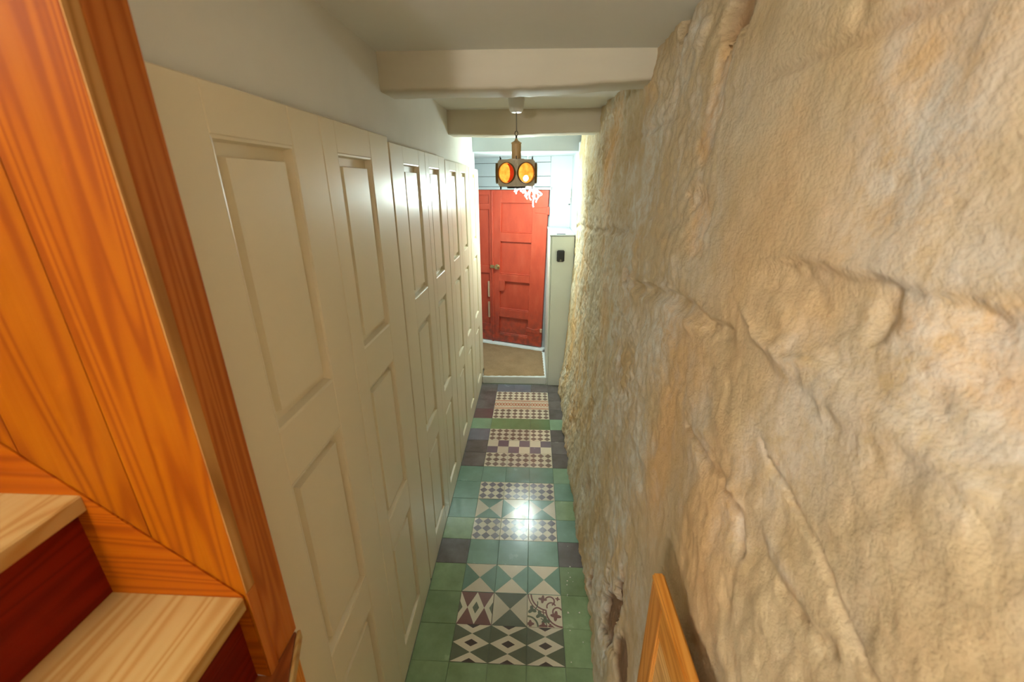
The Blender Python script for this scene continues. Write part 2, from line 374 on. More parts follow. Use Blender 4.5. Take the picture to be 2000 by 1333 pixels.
def leaf(cup, y0, y1, p0, p1, top, xo=0.):
    d = empty('door', (XF, (y0+y1)/2, .006)); d.parent = cup; d.matrix_parent_inverse = Matrix.Translation(-cup.location)
    kw = dict(mat=M['cream'], parent=d, bev=.0022)
    b0, b1 = XF-.03, XF
    box('stile', b0, b1, y0, p0, .006, top, **kw); box('stile', b0, b1, p1, y1, .006, top, **kw)
    zs = [.006] + [z for pr in PZ for z in pr] + [top]
    for i in range(0, 8, 2): box('rail', b0, b1-.0004, p0, p1, zs[i], zs[i+1], **kw)
    for a, b in PZ: panel(d, p0, p1, a, b)
cups = [('cream panelled cupboard nearest the wooden post, with the two widest doors', -.742, .455, 2.497, [(-.74, -.137, -.585, -.295), (-.134, .452, -.04, .245)]),
        ('cream glossy double-door cupboard second from the wooden post', .469, 1.619, 2.479, [(.472, 1.072, .655, .935), (1.075, 1.616, 1.165, 1.43)]),
        ('cream double-door cupboard third from the post, catching white door reflections', 1.629, 2.718, 2.466, [(1.632, 2.185, 1.79, 2.05), (2.188, 2.715, 2.285, 2.53)]),
        ('cream panelled cupboard at the far end beside the stone step', 2.729, 3.42, 2.452, [(2.732, 3.33, 2.86, 3.15)])]
for lab, y0, y1, top, lv in cups:
    cu = empty('panelled_cupboard', (-.22, (y0+y1)/2, 0), lab, 'cupboard', 'built-in cupboards along the corridor')
    box('carcass', -.237, -.2315, y0, y1, .004, top, M['cream'], cu, 0)
    for a in lv: leaf(cu, *a, top)
    if y1 > 3: box('end_stile', -.2305, -.202, 3.335, 3.42, .125, top+.0, M['cream'], cu, .003)

# ================================================================ STONE WALL
ST = .0085
Ys = np.arange(-2.9, 3.1881, ST); Zs = np.arange(-.02, 2.8601, ST)
YY, ZZ = np.meshgrid(Ys, Zs, indexing='ij')
jr = np.random.RandomState(11)
beds = [-.05, .33, .66, .98, 1.32, 1.70, 2.02, 2.20, 2.52, 2.95]
wobZ = .022*fbm(YY*2.2, ZZ*2.2, 3, 2); wobY = .03*fbm(YY*2.5, ZZ*2.5, 3, 9)
Zw = ZZ + wobZ; Yw = YY + wobY
course = np.clip(np.digitize(Zw, beds)-1, 0, len(beds)-2)
bd = np.full(YY.shape, 9.)
for z in beds[1:-1]: bd = np.minimum(bd, np.abs(Zw-z))
bid = np.zeros(YY.shape, int); pd = np.full(YY.shape, 9.)
for ci in range(len(beds)-1):
    e = [-3.2]
    while e[-1] < 3.4: e.append(e[-1] + jr.uniform(.38, .72))
    mk = course == ci; ed = np.array(e)
    k = np.digitize(Yw, ed); bid[mk] = (ci*64 + k)[mk]
    dmin = np.min(np.abs(Yw[..., None]-ed[None, None, :]), axis=-1); pd[mk] = dmin[mk]
jd = np.minimum(bd*1.0, pd*1.0); nz0 = 1.2*fbm(YY*12, ZZ*12, 3, 77)
vis = np.clip(.22 + 1.7*fbm(YY*2.6, ZZ*2.6, 3, 21), 0, .75)*np.where(pd < bd, .6, 1.)
h = .030*fbm(YY*.9, ZZ*1.2, 2, 1) + .012*fbm(YY*4, ZZ*5, 3, 4)
rg = np.clip(.5 + 1.2*fbm(YY*1.7, ZZ*1.7, 2, 33), .12, 1.)*(1-.6*sst(1.95, 2.15, ZZ)*(1-sst(-.4, .2, YY)))*(1+1.3*sst(-.55, .3, YY))
rg = np.maximum(rg, .75*sst(-.55, .0, YY))
h = h + sst(-.5, .2, YY)*(.006*fbm(YY*30, ZZ*24, 3, 83, .6) + .010*np.abs(fbm(YY*7, ZZ*4, 4, 87, .6))) + rg*(.011*fbm(YY*11, ZZ*13, 4, 6, .55) + .010*(.25-np.abs(fbm(YY*19, ZZ*13, 3, 12, .6))))
blk = (np.array(jr.rand(2000))-.5)[bid % 2000]*.012
h = h + blk*sst(0, .03, jd)*.8
h = h - vis*.010*(1-sst(.0, .016*(1+nz0), jd))
stain = np.zeros(YY.shape+(4,)); stain[..., 3] = 1
Ya = Za = None
wy_ = .022*fbm(YY*8, ZZ*8, 3, 44, .6); wz_ = .022*fbm(YY*8, ZZ*8, 3, 52, .6)
Ya, Za = YY+wy_, ZZ+wz_
def segdist(pts):
    YY, ZZ = Ya, Za; d = np.full(YY.shape, 9.)
    for (a0, a1), (b0, b1) in zip(pts, pts[1:]):
        dy, dz = b0-a0, b1-a1; L = dy*dy+dz*dz+1e-9
        tt = np.clip(((YY-a0)*dy+(ZZ-a1)*dz)/L, 0, 1); d = np.minimum(d, np.hypot(YY-a0-tt*dy, ZZ-a1-tt*dz))
    return d
nz = .75*fbm(YY*15, ZZ*15, 4, 40, .65)
def groove(px, wd, dep, brown=0.):
    global h
    d = segdist([wall_yz(*q) for q in px])*(1+nz)
    k = 1-sst(wd*.25, wd, d); h = h - dep*k; stain[..., 1] = np.maximum(stain[..., 1], brown*k)
def ledge(px, drop, dep):                       # stone overhangs: just below the line the face is set back
    global h
    P = [wall_yz(*q) for q in px]; d = segdist(P); zl = np.interp(YY, [p[0] for p in P][::-1], [p[1] for p in P][::-1])
    y0_, y1_ = min(p[0] for p in P), max(p[0] for p in P); inside = sst(y0_-.06, y0_+.05, Ya)*(1-sst(y1_-.08, y1_+.05, Ya)); u = (zl-Za)
    k = sst(-.004, .012, u)*(1-sst(drop*.35, drop, u))*inside; h = h - dep*k
def bulge(px, ry, rz, dep, st=None, amt=0.):
    global h
    y, z = wall_yz(*px); q = np.hypot((Ya-y)/ry, (Za-z)/rz)*(1+nz*.8); k = 1-sst(.35 if dep > -.019 else .72, 1., q); h = h + dep*k
    if st is not None: stain[..., st] = np.maximum(stain[..., st], amt*k)
ledge([(1478, 515), (1540, 500), (1600, 503), (1660, 525), (1740, 555), (1850, 580), (2000, 612)], .10, .016)
ledge([(1232, 548), (1300, 562), (1350, 596), (1415, 640)], .07, .026)
ledge([(1440, 590), (1470, 650), (1530, 690), (1600, 700)], .03, -.010)
groove([(1330, 830), (1375, 905), (1400, 935)], .014, .012, .25)
groove([(1402, 950), (1430, 1000), (1442, 1060)], .016, .016, .35)
groove([(1470, 870), (1510, 950), (1560, 1050), (1630, 1190), (1710, 1345)], .009, .010, .18)
groove([(1520, 1150), (1560, 1215), (1620, 1280)], .012, .010, .15)
groove([(1120, 440), (1160, 452), (1220, 455)], .03, .014, .2)
bulge((1505, 1085), .10, .02, .007, 2, .3); bulge((1420, 975), .05, .03, .014); bulge((1640, 780), .30, .05, .012, 2, .25)
bulge((1560, 600), .12, .06, -.010); bulge((1690, 610), .03, .05, -.016); bulge((1800, 640), .13, .05, .012, 0, .4)
bulge((1350, 620), .16, .05, .012); bulge((1220, 540), .06, .05, -.02, 1, .3); bulge((1390, 200), .07, .30, -.010, 0, .6)
bulge((1360, 430), .09, .12, -.012, 0, .55); bulge((1435, 15), .10, .07, -.03, 1, .5); bulge((1335, 50), .06, .05, -.025, 1, .3)
bulge((1370, 70), .04, .03, .02, 2, .5); bulge((1330, 690), .30, .16, .006, 0, .5); bulge((1950, 700), .12, .10, -.01, 0, .6)
for q, ry, rz, dp_ in [((1185, 1200), .12, .17, .035), ((1200, 1160), .05, .12, .03), ((1155, 1140), .07, .08, .03), ((1205, 1290), .10, .12, .02), ((1190, 660), .05, .05, .015), ((1205, 700), .03, .10, .02), ((1130, 600), .1, .05, .014), ((1145, 950), .08, .08, .016), ((1160, 720), .05, .07, .012), ((1120, 830), .2, .03, .016)]:
    bulge(q, ry, rz, -dp_, 1, .9 if q[1] > 1100 else .35)
h = h + (.022 + .02*fbm(YY*6, ZZ*3, 3, 50))*(1-sst(.0, .5, ZZ))        # rough plaster foot near the floor
sm = fbm(YY*2.4, ZZ*1.1, 4, 60); stain[..., 0] = np.maximum(stain[..., 0], np.clip(sm*1.5-.05, 0, .75))
smk = fbm(YY*5, ZZ*3.2, 6, 91, .72); fm = sst(-.55, .1, YY); stain[..., 2] = np.maximum(stain[..., 2], np.clip((smk*1.5+.38)*fm, 0, .9))
sm2 = fbm(YY*3.5, ZZ*2.4, 4, 70); stain[..., 2] = np.maximum(stain[..., 2], np.clip(sm2*1.6-.1, 0, .8))
stain[..., 1] = np.maximum(stain[..., 1], vis*.25*(1-sst(0, .014, jd)))
h = h + .040*(1-sst(1.38, 1.8, ZZ))*(1-sst(-.75, -.25, YY))*sst(.0, .6, ZZ)
XX = .772 + .042*ZZ - h
nY, nZ = XX.shape
gy, gz = np.gradient(XX, ST); NN = np.stack([-np.ones_like(XX), gy, gz], -1); NN /= np.linalg.norm(NN, axis=-1, keepdims=True)
V = np.stack([XX, YY, ZZ], -1).reshape(-1, 3); NV = NN.reshape(-1, 3); SV = stain.reshape(-1, 4)
I = np.arange(nY*nZ).reshape(nY, nZ)
Q = np.stack([I[:-1, :-1], I[:-1, 1:], I[1:, 1:], I[1:, :-1]], -1).reshape(-1, 4)
fid = bid[:-1, :-1].reshape(-1).copy(); fj = (jd[:-1, :-1] < .010).reshape(-1); fid[fj] = -1
visf = (YY[:-1, :-1].reshape(-1) > -1.6)
fid[~visf] = -1
def grid_mesh(name, faces, extra=None):
    u, inv = np.unique(faces.reshape(-1), return_inverse=True); f = inv.reshape(-1, 4)
    me = bpy.data.meshes.new(name); me.vertices.add(len(u)); me.vertices.foreach_set('co', V[u].ravel())
    me.loops.add(f.size); me.loops.foreach_set('vertex_index', f.ravel()); me.polygons.add(len(f))
    me.polygons.foreach_set('loop_start', np.arange(0, f.size, 4)); me.polygons.foreach_set('loop_total', np.full(len(f), 4))
    me.polygons.foreach_set('use_smooth', np.ones(len(f), bool)); me.update()
    ca = me.color_attributes.new('stain', 'FLOAT_COLOR', 'POINT'); ca.data.foreach_set('color', SV[u].ravel())
    me.normals_split_custom_set_from_vertices(NV[u])
    return me
wr = link('wall_right', grid_mesh('wall_right', Q[fid == -1]), M['stone'])
struct(wr, 'rough limestone wall with smeared plaster and uneven stone blocks', 'wall')
for b in np.unique(fid):
    if b < 0: continue
    sel = Q[fid == b]
    if len(sel) < 30: continue
    link('stone_block', grid_mesh('stone_block', sel), M['stone'], wr)
box('wall_core', .93, 1.12, -2.9, 3.186, -.02, 2.86, M['stone'], wr, 0)
pe = [(float(V[I[-1, k]][0]), 3.187, float(Zs[k])) for k in range(0, nZ, 6)]
bm = bmesh.new(); a = [bm.verts.new(p) for p in pe]; b2 = [bm.verts.new((.94, 3.187, p[2])) for p in pe]
for i in range(len(pe)-1): bm.faces.new((a[i], b2[i], b2[i+1], a[i+1]))
link('wall_end', bm2me(bm, 'wall_end', True), M['stone'], wr)

# ================================================================ CEILING, BEAMS, upper stair room shell
struct(box('ceiling', -2.2, 1.1, -3.0, 3.40, 2.815, 2.95, M['ceil'], None, 0), 'plain plaster ceiling between painted beams', 'ceiling')
def beam(name, y0l, y0r, dep, zl, zr, lab, seed):
    n = 26; bm = bmesh.new(); rings = []; rs = np.random.RandomState(seed)
    for i in range(n+1):
        f_ = i/n; x = -.26+f_*(1.2); y0 = y0l+(y0r-y0l)*f_; zb = zl+(zr-zl)*f_ + .006*math.sin(f_*7+seed)+rs.uniform(-.002, .002); wy = .004*math.sin(f_*5+seed*2)
        r_ = .012
        sec = [(y0+wy, 2.83), (y0+wy-.003, 2.76), (y0+wy-.001, 2.755), (y0+wy, zb+r_), (y0+wy+r_*.4, zb+r_*.3), (y0+wy+r_*1.2, zb), (y0+dep-r_, zb+.004), (y0+dep, zb+r_), (y0+dep, 2.83)]
        rings.append([bm.verts.new((x, y, z)) for y, z in sec])
    for A, B in zip(rings, rings[1:]):
        for k in range(len(A)-1): bm.faces.new((A[k], A[k+1], B[k+1], B[k]))
    bm.faces.new(rings[0]); bm.faces.new(rings[-1][::-1]); bmesh.ops.recalc_face_normals(bm, faces=bm.faces[:])
    me = bm2me(bm, name, True); o = link(name, me, M['beam']); me.set_sharp_from_angle(angle=math.radians(50))
    return struct(o, lab, 'beam')
beam('trim_1', .535, .56, .215, 2.668, 2.700, 'near cream-painted ceiling beam in front of the traffic light lamp', 1)
beam('trim_2', 2.0, 1.98, .26, 2.652, 2.656, 'far pale ceiling beam with a dark crack, behind the traffic light lamp', 2)
tube('crack', [(-.24+i*.05, 1.9985-.004*math.sin(i*.05*5), 2.772+.004*math.sin(i*1.3)) for i in range(22)], .0012, M['metal_dark'], bpy.data.objects['trim_2'], 5)
# stair room behind the camera
struct(box('wall_back', -2.2, 1.1, -3.1, -2.9, 0, 2.83, M['white_wall'], None, 0), 'white plaster wall behind the stair', 'wall')
struct(box('wall_far_left', -2.2, -2.05, -2.9, -.8, 0, 2.83, M['white_wall'], None, 0), 'white plaster wall at the stair head', 'wall')
def globe(dl, x, y, z, k_):
    n_ = 14; T = Matrix.Translation((x, y, 0))
    lathe('globe', [(.062*math.sin(math.pi*i/n_)+1e-4, z+.062*math.cos(math.pi*i/n_)) for i in range(n_+1)], M[k_], dl, 24, T)
    lathe('collar', [(0, z+.078), (.03, z+.078), (.034, z+.056), (0, z+.056)], M['brass'], dl, 20, T)
x, y, z = -.62, -1.06, 2.66
dl = empty('globe_lamp', (x, y, z), 'round opal globe lamp hanging by the pine partition over the stair', 'lamp')
lathe('ceiling_rose', [(0, 2.8149), (.04, 2.8149), (.036, 2.80), (0, 2.797)], M['cup'], dl, 24, Matrix.Translation((x, y, 0)))
tube('stem', [(x, y, 2.80), (x, y, z+.072)], .005, M['brass'], dl); globe(dl, x, y, z, 'globe_a')
x, y, z = -.33, -2.72, 2.40  # unseen lamp added as warm fill for wall and corridor
dl = empty('fill_lamp', (x, -2.9, z+.1), 'added fill lamp, a round opal globe on a brass arm behind the stair', 'lamp')
box('back_plate', x-.035, x+.035, -2.8995, -2.888, z+.06, z+.16, M['brass'], dl, .004)
tube('arm', [(x, -2.888, z+.11), (x, -2.80, z+.13), (x, y, z+.115), (x, y, z+.072)], .006, M['brass'], dl); globe(dl, x, y, z, 'globe_fill')

# ================================================================ VESTIBULE
ang = math.atan2(4.137-4.457, .525+.341)          # the street door stands slightly askew
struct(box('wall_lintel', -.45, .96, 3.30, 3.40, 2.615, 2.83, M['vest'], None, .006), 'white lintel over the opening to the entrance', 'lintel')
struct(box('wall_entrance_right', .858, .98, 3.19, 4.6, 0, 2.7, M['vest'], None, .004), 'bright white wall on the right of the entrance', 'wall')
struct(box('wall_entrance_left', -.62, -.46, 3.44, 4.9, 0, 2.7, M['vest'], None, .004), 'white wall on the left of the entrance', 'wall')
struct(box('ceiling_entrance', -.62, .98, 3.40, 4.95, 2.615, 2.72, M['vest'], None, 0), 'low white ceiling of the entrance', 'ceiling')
# step
step = empty('doorstep', (.2, 3.7, 0), 'white stone doorstep with a low riser in front of the red door', 'step')
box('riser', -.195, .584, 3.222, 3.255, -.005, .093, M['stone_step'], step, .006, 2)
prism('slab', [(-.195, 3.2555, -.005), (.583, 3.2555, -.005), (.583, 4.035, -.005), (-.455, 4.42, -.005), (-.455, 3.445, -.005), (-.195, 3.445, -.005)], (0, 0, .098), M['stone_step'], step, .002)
# coir mat
bm = bmesh.new(); P = [(-.194, 3.232), (.565, 3.258), (.548, 4.055), (-.40, 4.405)]; nx = 40; ny = 34; gr = []
for i in range(nx+1):
    rw = []
    for j in range(ny+1):
        u, v_ = i/nx, j/ny; x = (P[0][0]*(1-u)+P[1][0]*u)*(1-v_)+(P[3][0]*(1-u)+P[2][0]*u)*v_; y = (P[0][1]*(1-u)+P[1][1]*u)*(1-v_)+(P[3][1]*(1-u)+P[2][1]*u)*v_
        x = max(x, -.192) if y < 3.436 else x
        e = min(u, 1-u, v_, 1-v_); rw.append(bm.verts.new((x+.004*math.sin(j*1.7)*(e < .01), y+.004*math.sin(i*1.3)*(e < .01), .094 + (.012+.0025*math.sin(i*.9+j*.4)*math.sin(j*.7) if e > .01 else .0))))
    gr.append(rw)
for i in range(nx):
    for j in range(ny): bm.faces.new((gr[i][j], gr[i+1][j], gr[i+1][j+1], gr[i][j+1]))
tag(link('doormat', bm2me(bm, 'doormat', True), M['coir']), 'brown coir mat filling the entrance floor before the red door', 'doormat')
# door wall (askew), local frame: x along the door, y into the street, z up; origin at right foot of the leaf
DW = empty('wall_entrance_end', (.525, 4.137, 0), 'white wall with boarded transom around the red street door', 'wall', None, True, ang)
struct(DW)
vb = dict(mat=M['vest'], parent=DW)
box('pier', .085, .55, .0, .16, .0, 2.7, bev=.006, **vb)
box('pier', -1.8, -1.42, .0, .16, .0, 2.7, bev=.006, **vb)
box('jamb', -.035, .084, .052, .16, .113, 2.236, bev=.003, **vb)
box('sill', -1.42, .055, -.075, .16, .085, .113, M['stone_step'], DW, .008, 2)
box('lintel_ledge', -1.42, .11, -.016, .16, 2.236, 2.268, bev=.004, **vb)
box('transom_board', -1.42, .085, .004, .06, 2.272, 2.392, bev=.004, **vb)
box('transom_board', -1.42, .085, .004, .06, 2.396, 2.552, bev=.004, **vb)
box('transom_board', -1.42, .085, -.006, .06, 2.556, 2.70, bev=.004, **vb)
door = empty('door_1', (.525, 4.137, .11), 'old red-painted double street door with worn panels', 'door', None, True, ang); struct(door)
def dbox(name, parent, x0, x1, y0, y1, z0, z1, mat='red', bev=.003): return box(name, x0, x1, y0, y1, z0-.11, z1-.11, M[mat], parent, bev)
def dempty(name, parent):
    o = bpy.data.objects.new(name, None); COL.objects.link(o); o.parent = parent; o['_local'] = 1; return o
def quadboard(name, parent, pts, y0, y1, mat='red', bev=.003):
    o = prism(name, [(x, y0, z-.11) for x, z in pts], (0, y1-y0, 0), M[mat], parent, bev); return o
rl = dempty('door_leaf', door); rl['label'] = 'right leaf with four panels and strap hinges'
Lx = lambda z: -.735+.025*(z-.11)/2.1            # meeting edge
Rx = lambda z: .004+.062*(z-.11)/2.1             # crooked hanging edge
pl = lambda z: -.65+.06*(z-.24)/1.83; pr = lambda z: -.205+.062*(z-.24)/1.83
def strip4(name, par, fx0, fx1, z0, z1, y0=.010, y1=.05, mat='red', bev=.003): return quadboard(name, par, [(fx0(z0), z0), (fx1(z0), z0), (fx1(z1), z1), (fx0(z1), z1)], y0, y1, mat, bev)
strip4('stile', rl, Lx, pl, .125, 2.232); strip4('stile', rl, pr, Rx, .125, 2.232)
pzz = [(.245, .505), (.622, 1.03), (1.13, 1.575), (1.692, 2.072)]
zr = [.125] + [z for q in pzz for z in q] + [2.232]
for i in range(0, 10, 2): strip4('rail', rl, pl, pr, zr[i], zr[i+1], .0105)
for z0, z1 in pzz:
    strip4('panel', rl, lambda z: pl(z)-.004, lambda z: pr(z)+.004, z0-.004, z1+.004, .042, .0495)
    strip4('panel_moulding', rl, pl, pr, z0, z0+.016, .020, .042, 'red', .005)
quadboard('lock_block', rl, [(pl(.88)-.005, .88), (pl(.9)+.075, .90), (pl(1.0)+.078, 1.02), (pl(1.03)+.06, 1.045), (pl(1.03)-.005, 1.04)], .004, .03)
quadboard('strap_hinge', rl, [(-.215, .33), (-.01, .315), (.0, .375), (-.01, .40), (-.11, .375), (-.215, .40)], .003, .012)
quadboard('strap_hinge', rl, [(-.11, 1.955), (.07, 1.945), (.075, 2.03), (-.11, 2.015)], .005, .012)
dbox('hinge_knuckle', rl, .045, .082, -.004, .016, 1.935, 2.035, 'red', .006); dbox('hinge_knuckle', rl, -.012, .022, -.006, .016, .345, .40, 'bare', .006)
ll = dempty('door_leaf', door); ll['label'] = 'left leaf partly hidden by the cupboards, with bare bolt strips'
Lr = lambda z: Lx(z)-.012
c0 = lambda z: -1.37; c1 = lambda z: -1.25; c2 = lambda z: Lr(z)-.045
strip4('stile', ll, c2, Lr, .125, 2.232, .012, .05); strip4('stile', ll, c0, c1, .125, 2.232, .012, .05)
for z0, z1 in ((.125, .265), (.355, .37), (.37, .375), (1.128, 1.232), (1.985, 2.062), (2.17, 2.232)):
    if z1-z0 > .04: strip4('rail', ll, c1, c2, z0, z1, .014, .05)
strip4('rail', ll, c1, c2, .268, .375, .014, .05)
for z0, z1 in ((.37, 1.135), (1.225, 1.99), (2.055, 2.175)): strip4('panel', ll, lambda z: c1(z)-.004, lambda z: c2(z)+.004, z0, z1, .034, .046)
strip4('meeting_strip', ll, lambda z: Lr(z)-.008, lambda z: Lx(z)+.006, .115, 2.23, -.004, .012, 'red', .004)
for z0, z1 in ((.785, 1.01), (.475, .71)):
    strip4('bolt_strip', ll, lambda z: -.822+.01*z, lambda z: -.797+.01*z, z0, z1, .006, .03, 'bare', .004)
lk = lathe('lock_knob', [(.0, 0), (.036, 0), (.038, .008), (.022, .014), (.018, .03), (.026, .04), (.024, .052), (0, .056)], M['brass'], rl, 20, Matrix.Translation((-.655, .010, 1.225-.11)) @ Matrix.Rotation(math.radians(90), 4, 'X'))
dbox('keeper', ll, -.76, -.70, -.012, .002, 1.205, 1.25, 'brass', .004)
# boxed-in meter cupboard
mc = empty('meter_cupboard', (.72, 3.6, 0), 'tall pale boxed-in cupboard between the red door and the stone wall', 'cupboard')
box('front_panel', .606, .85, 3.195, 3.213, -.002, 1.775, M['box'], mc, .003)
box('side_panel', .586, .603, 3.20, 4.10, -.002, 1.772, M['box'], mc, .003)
prism('top_board', [(.580, 3.19, 1.777), (.854, 3.19, 1.777), (.854, 4.008, 1.777), (.580, 4.11, 1.777)], (0, 0, .02), M['vest'], mc, .005)
ks = empty('key_safe', (.705, 3.194, 1.57), 'small dark grey key safe on the front of the pale cupboard', 'key safe')
box('body', .664, .746, 3.168, 3.1945, 1.508, 1.632, M['black'], ks, .008, 2)
box('cover', .672, .738, 3.163, 3.1685, 1.545, 1.622, M['black'], ks, .003)
lathe('button', [(0, 0), (.010, 0), (.011, .004), (0, .006)], M['cable'], ks, 14, Matrix.Translation((.705, 3.168, 1.526)) @ Matrix.Rotation(math.radians(90), 4, 'X'))
sl = prism('key_fob', [(.655, 3.205, 1.7972), (.75, 3.202, 1.7972), (.752, 3.216, 1.7972), (.70, 3.226, 1.7972), (.66, 3.222, 1.7972)], (0, 0, .006), M['black']); tag(sl, 'small flat dark fob lying on top of the pale cupboard', 'fob')
wb = empty('wall_bell', (.85, 3.95, 2.12), 'small white bell with a dark clapper on the entrance wall', 'bell')
box('housing', .825, .8545, 3.92, 3.99, 2.13, 2.24, M['cup'], wb, .01, 2)
lathe('gong', [(0, .0), (.016, .0), (.022, -.03), (.026, -.05), (0, -.05)], M['cup'], wb, 16, Matrix.Translation((.835, 3.955, 2.13)))
lathe('clapper', [(0, 0), (.008, -.004), (.009, -.014), (0, -.02)], M['black'], wb, 12, Matrix.Translation((.835, 3.955, 2.08)))

# ================================================================ CHANDELIER of white curls (behind the traffic light)
ch = empty('curly_chandelier', (.335, 3.36, 2.30), 'bright white chandelier of tangled curls hanging behind the traffic light', 'chandelier')
tube('cord', [(.335, 3.36, 2.615), (.335, 3.36, 2.33)], .003, M['cup'], ch)
lathe('ceiling_rose', [(0, 2.616), (.045, 2.616), (.04, 2.585), (0, 2.58)], M['cup'], ch, 20, Matrix.Translation((.335, 3.36, 0)))
lathe('hub', [(0, 2.34), (.03, 2.335), (.035, 2.29), (0, 2.28)], M['cup'], ch, 18, Matrix.Translation((.335, 3.36, 0)))
cr = random.Random(4)
def curl(end, drop):
    pts = []; n = 18; a = Vector((.335, 3.36, 2.29)); ph = cr.uniform(0, 6.28); amp = cr.uniform(.015, .03)
    for i in range(n+1):
        t_ = i/n; p = a.lerp(Vector((end[0], end[1], 2.29-drop*.25)), min(1, t_*1.3)); p.z -= drop*max(0, t_-.35)**1.3*1.4
        p += Vector((math.cos(ph+t_*9), math.sin(ph+t_*9), .5*math.sin(ph*2+t_*8)))*amp*t_; pts.append(p)
    return pts
ends = [(.40, .0, .20), (.36, -.10, .14), (.44, .06, .17), (.46, -.02, .11), (.30, -.1, .10), (.26, .05, .08), (.22, -.05, .07), (.34, .12, .12), (.38, -.06, .10), (.18, .02, .05), (.42, -.1, .12), (.28, .1, .09)]
for ex, ey, dr in ends: tube('curl', curl((ex+.01, 3.36+ey), dr), lambda t_: .0085*(1-.3*t_), M['curl'], ch, 7)

# ================================================================ TRAFFIC LIGHT PENDANT
TX, TY = .292, 1.45
tl = empty('traffic_light_pendant', (TX, TY, 2.28), 'six-sided taupe traffic light hung as a pendant lamp with amber lenses', 'pendant lamp')
T0 = Matrix.Translation((TX, TY, 0))
lathe('canopy', [(0, 2.818), (.052, 2.818), (.05, 2.78), (.043, 2.732), (.036, 2.722), (0, 2.722)], M['cup'], tl, 28, T0)
lathe('canopy_base', [(0, 2.7225), (.036, 2.7225), (.03, 2.717), (0, 2.716)], M['cup'], tl, 24, T0)
tube('cord', [(TX, TY, 2.72), (TX+.001, TY, 2.615)], .003, M['cable'], tl)
tube('hook', [(TX+.009*math.cos(a), TY, 2.603+.013*math.sin(a)) for a in [math.radians(90+i*18) for i in range(21)]], .0022, M['metal_dark'], tl, 6)
tube('swivel', [(TX, TY, 2.592), (TX, TY, 2.56)], .0055, M['metal_dark'], tl, 10)
lathe('neck', [(0, 2.575), (.006, 2.575), (.012, 2.562), (.032, 2.551), (.033, 2.547), (.0295, 2.545), (.0295, 2.455), (0, 2.455)], M['neck'], tl, 28, T0)
ry = math.radians(2); zc = 2.374; SD = .132; hw = SD*math.sqrt(3)/2; hh = .078
TR = T0 @ Matrix.Translation((0, 0, zc)) @ Matrix.Rotation(ry, 4, 'Z')
bm = bmesh.new(); hx = [(SD*math.cos(math.radians(-90+60*i)), SD*math.sin(math.radians(-90+60*i))) for i in range(6)]
lo = [bm.verts.new((x, y, -hh)) for x, y in hx]; hi = [bm.verts.new((x, y, hh)) for x, y in hx]
bm.faces.new(lo[::-1]); bm.faces.new(hi)
for i in range(6): bm.faces.new((lo[i], lo[(i+1) % 6], hi[(i+1) % 6], hi[i]))
bmesh.ops.bevel(bm, geom=bm.edges[:], offset=.007, segments=2, affect='EDGES'); bm.transform(TR)
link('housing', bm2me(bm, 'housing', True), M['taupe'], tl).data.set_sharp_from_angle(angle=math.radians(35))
lathe('base_plate', [(0, zc-hh-.012), (.06, zc-hh-.012), (.062, zc-hh+.002), (0, zc-hh+.002)], M['metal_dark'], tl, 24, T0)
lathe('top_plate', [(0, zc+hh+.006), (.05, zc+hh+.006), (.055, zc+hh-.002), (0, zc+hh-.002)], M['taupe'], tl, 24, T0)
for k in range(6):                                   # faces at 30, 90, 150 ... degrees either side of the front edge
    Fm = TR @ Matrix.Rotation(math.radians(30+60*k), 4, 'Z') @ Matrix.Translation((0, -hw, .0)) @ Matrix.Rotation(math.radians(90), 4, 'X')
    lathe('lens_hood', [(.057, -.004), (.0615, -.004), (.062, .013), (.060, .016), (.057, .013), (.057, -.004)], M['hood'], tl, 36, Fm)
    lathe('lens', [(0, .0005), (.057, .0005), (.054, .004), (.044, .009), (.026, .0125), (0, .0138)], M['amber'], tl, 36, Fm)
    if k == 5:                                       # weakly emissive red crescent laid over the left-hand lens
        bm = bmesh.new(); A = []; B = []; dz = lambda x, y: .0176-.0125*((x*x+y*y)/.057**2)
        for i in range(17):
            a = math.radians(-72+i*9); x, y = .0555*math.cos(a), .0555*math.sin(a); a2 = math.radians(-86+i*10.75); x2, y2 = -.006+.036*math.cos(a2), .0535*math.sin(a2)
            A.append(bm.verts.new(Fm @ Vector((x, y, dz(x, y))))); B.append(bm.verts.new(Fm @ Vector((x2, y2, dz(x2, y2)))))
        for i in range(16): bm.faces.new((A[i], A[i+1], B[i+1], B[i]))
        link('red_segment', bm2me(bm, 'red_segment', True), M['crescent'], tl)
    if k == 0:
        lathe('bulb_glow', [(0, .0015), (.012, .0005), (.019, -.003), (.021, -.008), (0, -.008)], M['bulb'], tl, 20, Fm @ Matrix.Translation((-.004, -.028, .0142)))
for i in range(6):
    for sz in (1, -1):
        p = TR @ Vector((hx[i][0]*.88, hx[i][1]*.88, sz*(hh-.002))); tube('stud', [p, p+Vector((0, 0, sz*.020))], .0026, M['metal_dark'], tl, 8)

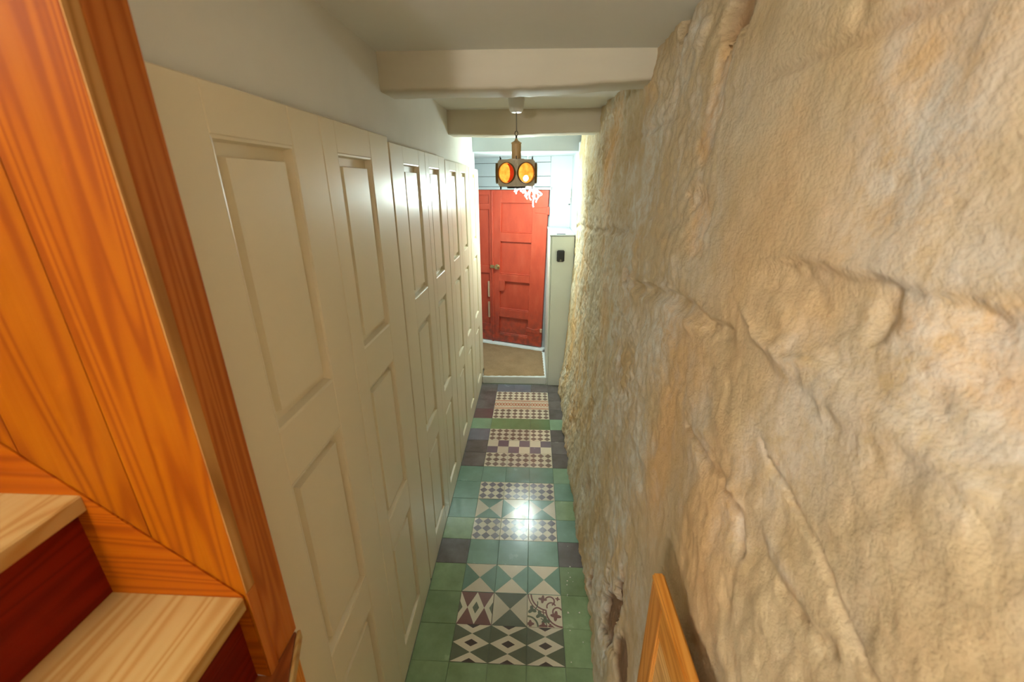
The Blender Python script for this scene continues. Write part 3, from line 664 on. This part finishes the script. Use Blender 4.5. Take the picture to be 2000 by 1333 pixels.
# ================================================================ WOODEN STAIR, PARTITION, RAIL PANEL
YP = -.905                                          # face of the boarded partition
part = empty('wooden_partition', (-.11, YP, 1.405), 'orange pine boarded partition with brown end post beside the stair', 'partition')
xs = [-.1012, -.2385, -.405, -.575, -.75, -.93, -1.12, -1.30, -1.50, -1.72, -2.04]
for x1, x0 in zip(xs, xs[1:]): box('board', x0+.0008, x1-.0008, YP, YP+.022, 1.4055, 2.815, M['pine_z'], part, .0006)
box('board_edge', -.1010, -.0998, YP, YP+.022, 1.628, 2.815, M['edge_z'], part, 0)
box('post', -.175, -.1005, YP+.0225, YP+.094, 1.4055, 2.815, M['post_z'], part, .003)
box('post_foot', -.1010, -.0998, YP, YP+.022, 1.4055, 1.625, M['post_z'], part, 0)
# staircase
st = empty('staircase', (-.1, -1.4, 1.19), 'pine stair with pale treads and reddish risers climbing to the left', 'stair')
R0, RISE, GO = 1.622, .2195, .222
Yn = -2.3
for k in range(0, 5):
    zt = R0 + RISE*k; xn = -.106 - GO*k
    box('tread', xn-GO-.03, xn, Yn, YP-.001, zt-.032, zt, M['pine_y'], st, .003)
    box('riser', xn-.045, xn-.022, Yn, YP-.001, zt-RISE+.0005, zt-.0325, M['pine_ry'], st, .001)
# lowest (winder) tread, whose nosing swings towards the corridor
zt = 1.405
prism('tread', [(-.099, -.818, zt-.03), (-.055, -.935, zt-.03), (.10, -2.3, zt-.03), (-.40, -2.3, zt-.03), (-.40, YP-.001, zt-.03), (-.1035, YP-.001, zt-.03), (-.1035, -.818, zt-.03)], (0, 0, .03), M['pine_shaded'], st, .002)
prism('nosing', [(-.0985, -.816, zt-.027), (-.0545, -.935, zt-.027), (.1005, -2.3, zt-.027), (.109, -2.3, zt-.027), (-.047, -.933, zt-.027), (-.092, -.812, zt-.027)], (0, 0, .027), M['pine_y'], st, .002)
prism('riser', [(-.104, -.822, 1.19), (-.104, -.93, 1.19), (.07, -2.3, 1.19), (.05, -2.3, 1.19), (-.125, -.93, 1.19), (-.125, -.822, 1.19)], (0, 0, .184), M['rail_z'], st, .001)
# string board following the nosings on the partition
sb = []
for k in range(0, 5):
    xn, zt = -.106-GO*k, R0+RISE*k
    sb.append((xn, zt))
prism('string_board', [(x, YP-.0035, z+.002) for x, z in sb] + [(sb[-1][0], YP-.0035, sb[-1][1]-.9), (-.1012, YP-.0035, 1.4055)], (0, .003, 0), M['pine_x'], st)
# newel/floor platform under the camera so that the stair stands on something
box('string_support', -.40, -.13, -2.3, -.93, 0, 1.185, M['pine_ry'], st, 0)
# rail panel by the stone wall
rp = empty('balustrade_panel', (.733, -.85, .9), 'honey-coloured framed pine balustrade panel standing against the stone wall', 'balustrade')
box('stile', .7205, .7455, -.705, -.622, .35, 1.372, M['rail_z'], rp, .004, 2)
box('top_rail', .7205, .7455, -1.5, -.7055, 1.285, 1.372, M['rail_y'], rp, .003)
box('cap', .7185, .7475, -1.5, -.620, 1.3722, 1.392, M['rail_y'], rp, .005, 2)
box('infill_panel', .728, .738, -1.5, -.704, .35, 1.284, M['infill'], rp, 0)

# small chips of fallen plaster on the tiles by the stone wall
cr = random.Random(9)
bm = bmesh.new(); bmesh.ops.create_icosphere(bm, subdivisions=1, radius=.006)
for v in bm.verts: v.co *= cr.uniform(.6, 1.25); v.co.z *= .55
cm = bm2me(bm, 'plaster_chip'); cm.materials.append(M['cup'])
for i in range(14):
    o = bpy.data.objects.new('plaster_chip', cm); COL.objects.link(o); s = cr.uniform(.4, 1.25)
    o.location = (cr.uniform(.63, .72), cr.uniform(-.05, .85), .002*s); o.scale = (s, s, s); o.rotation_euler = (0, 0, cr.uniform(0, 6))
    tag(o, 'tiny pale plaster crumb on the green tiles below the stone wall', 'plaster chip', 'plaster crumbs on the floor')
for o in bpy.data.objects:
    if '_local' in o: del o['_local']
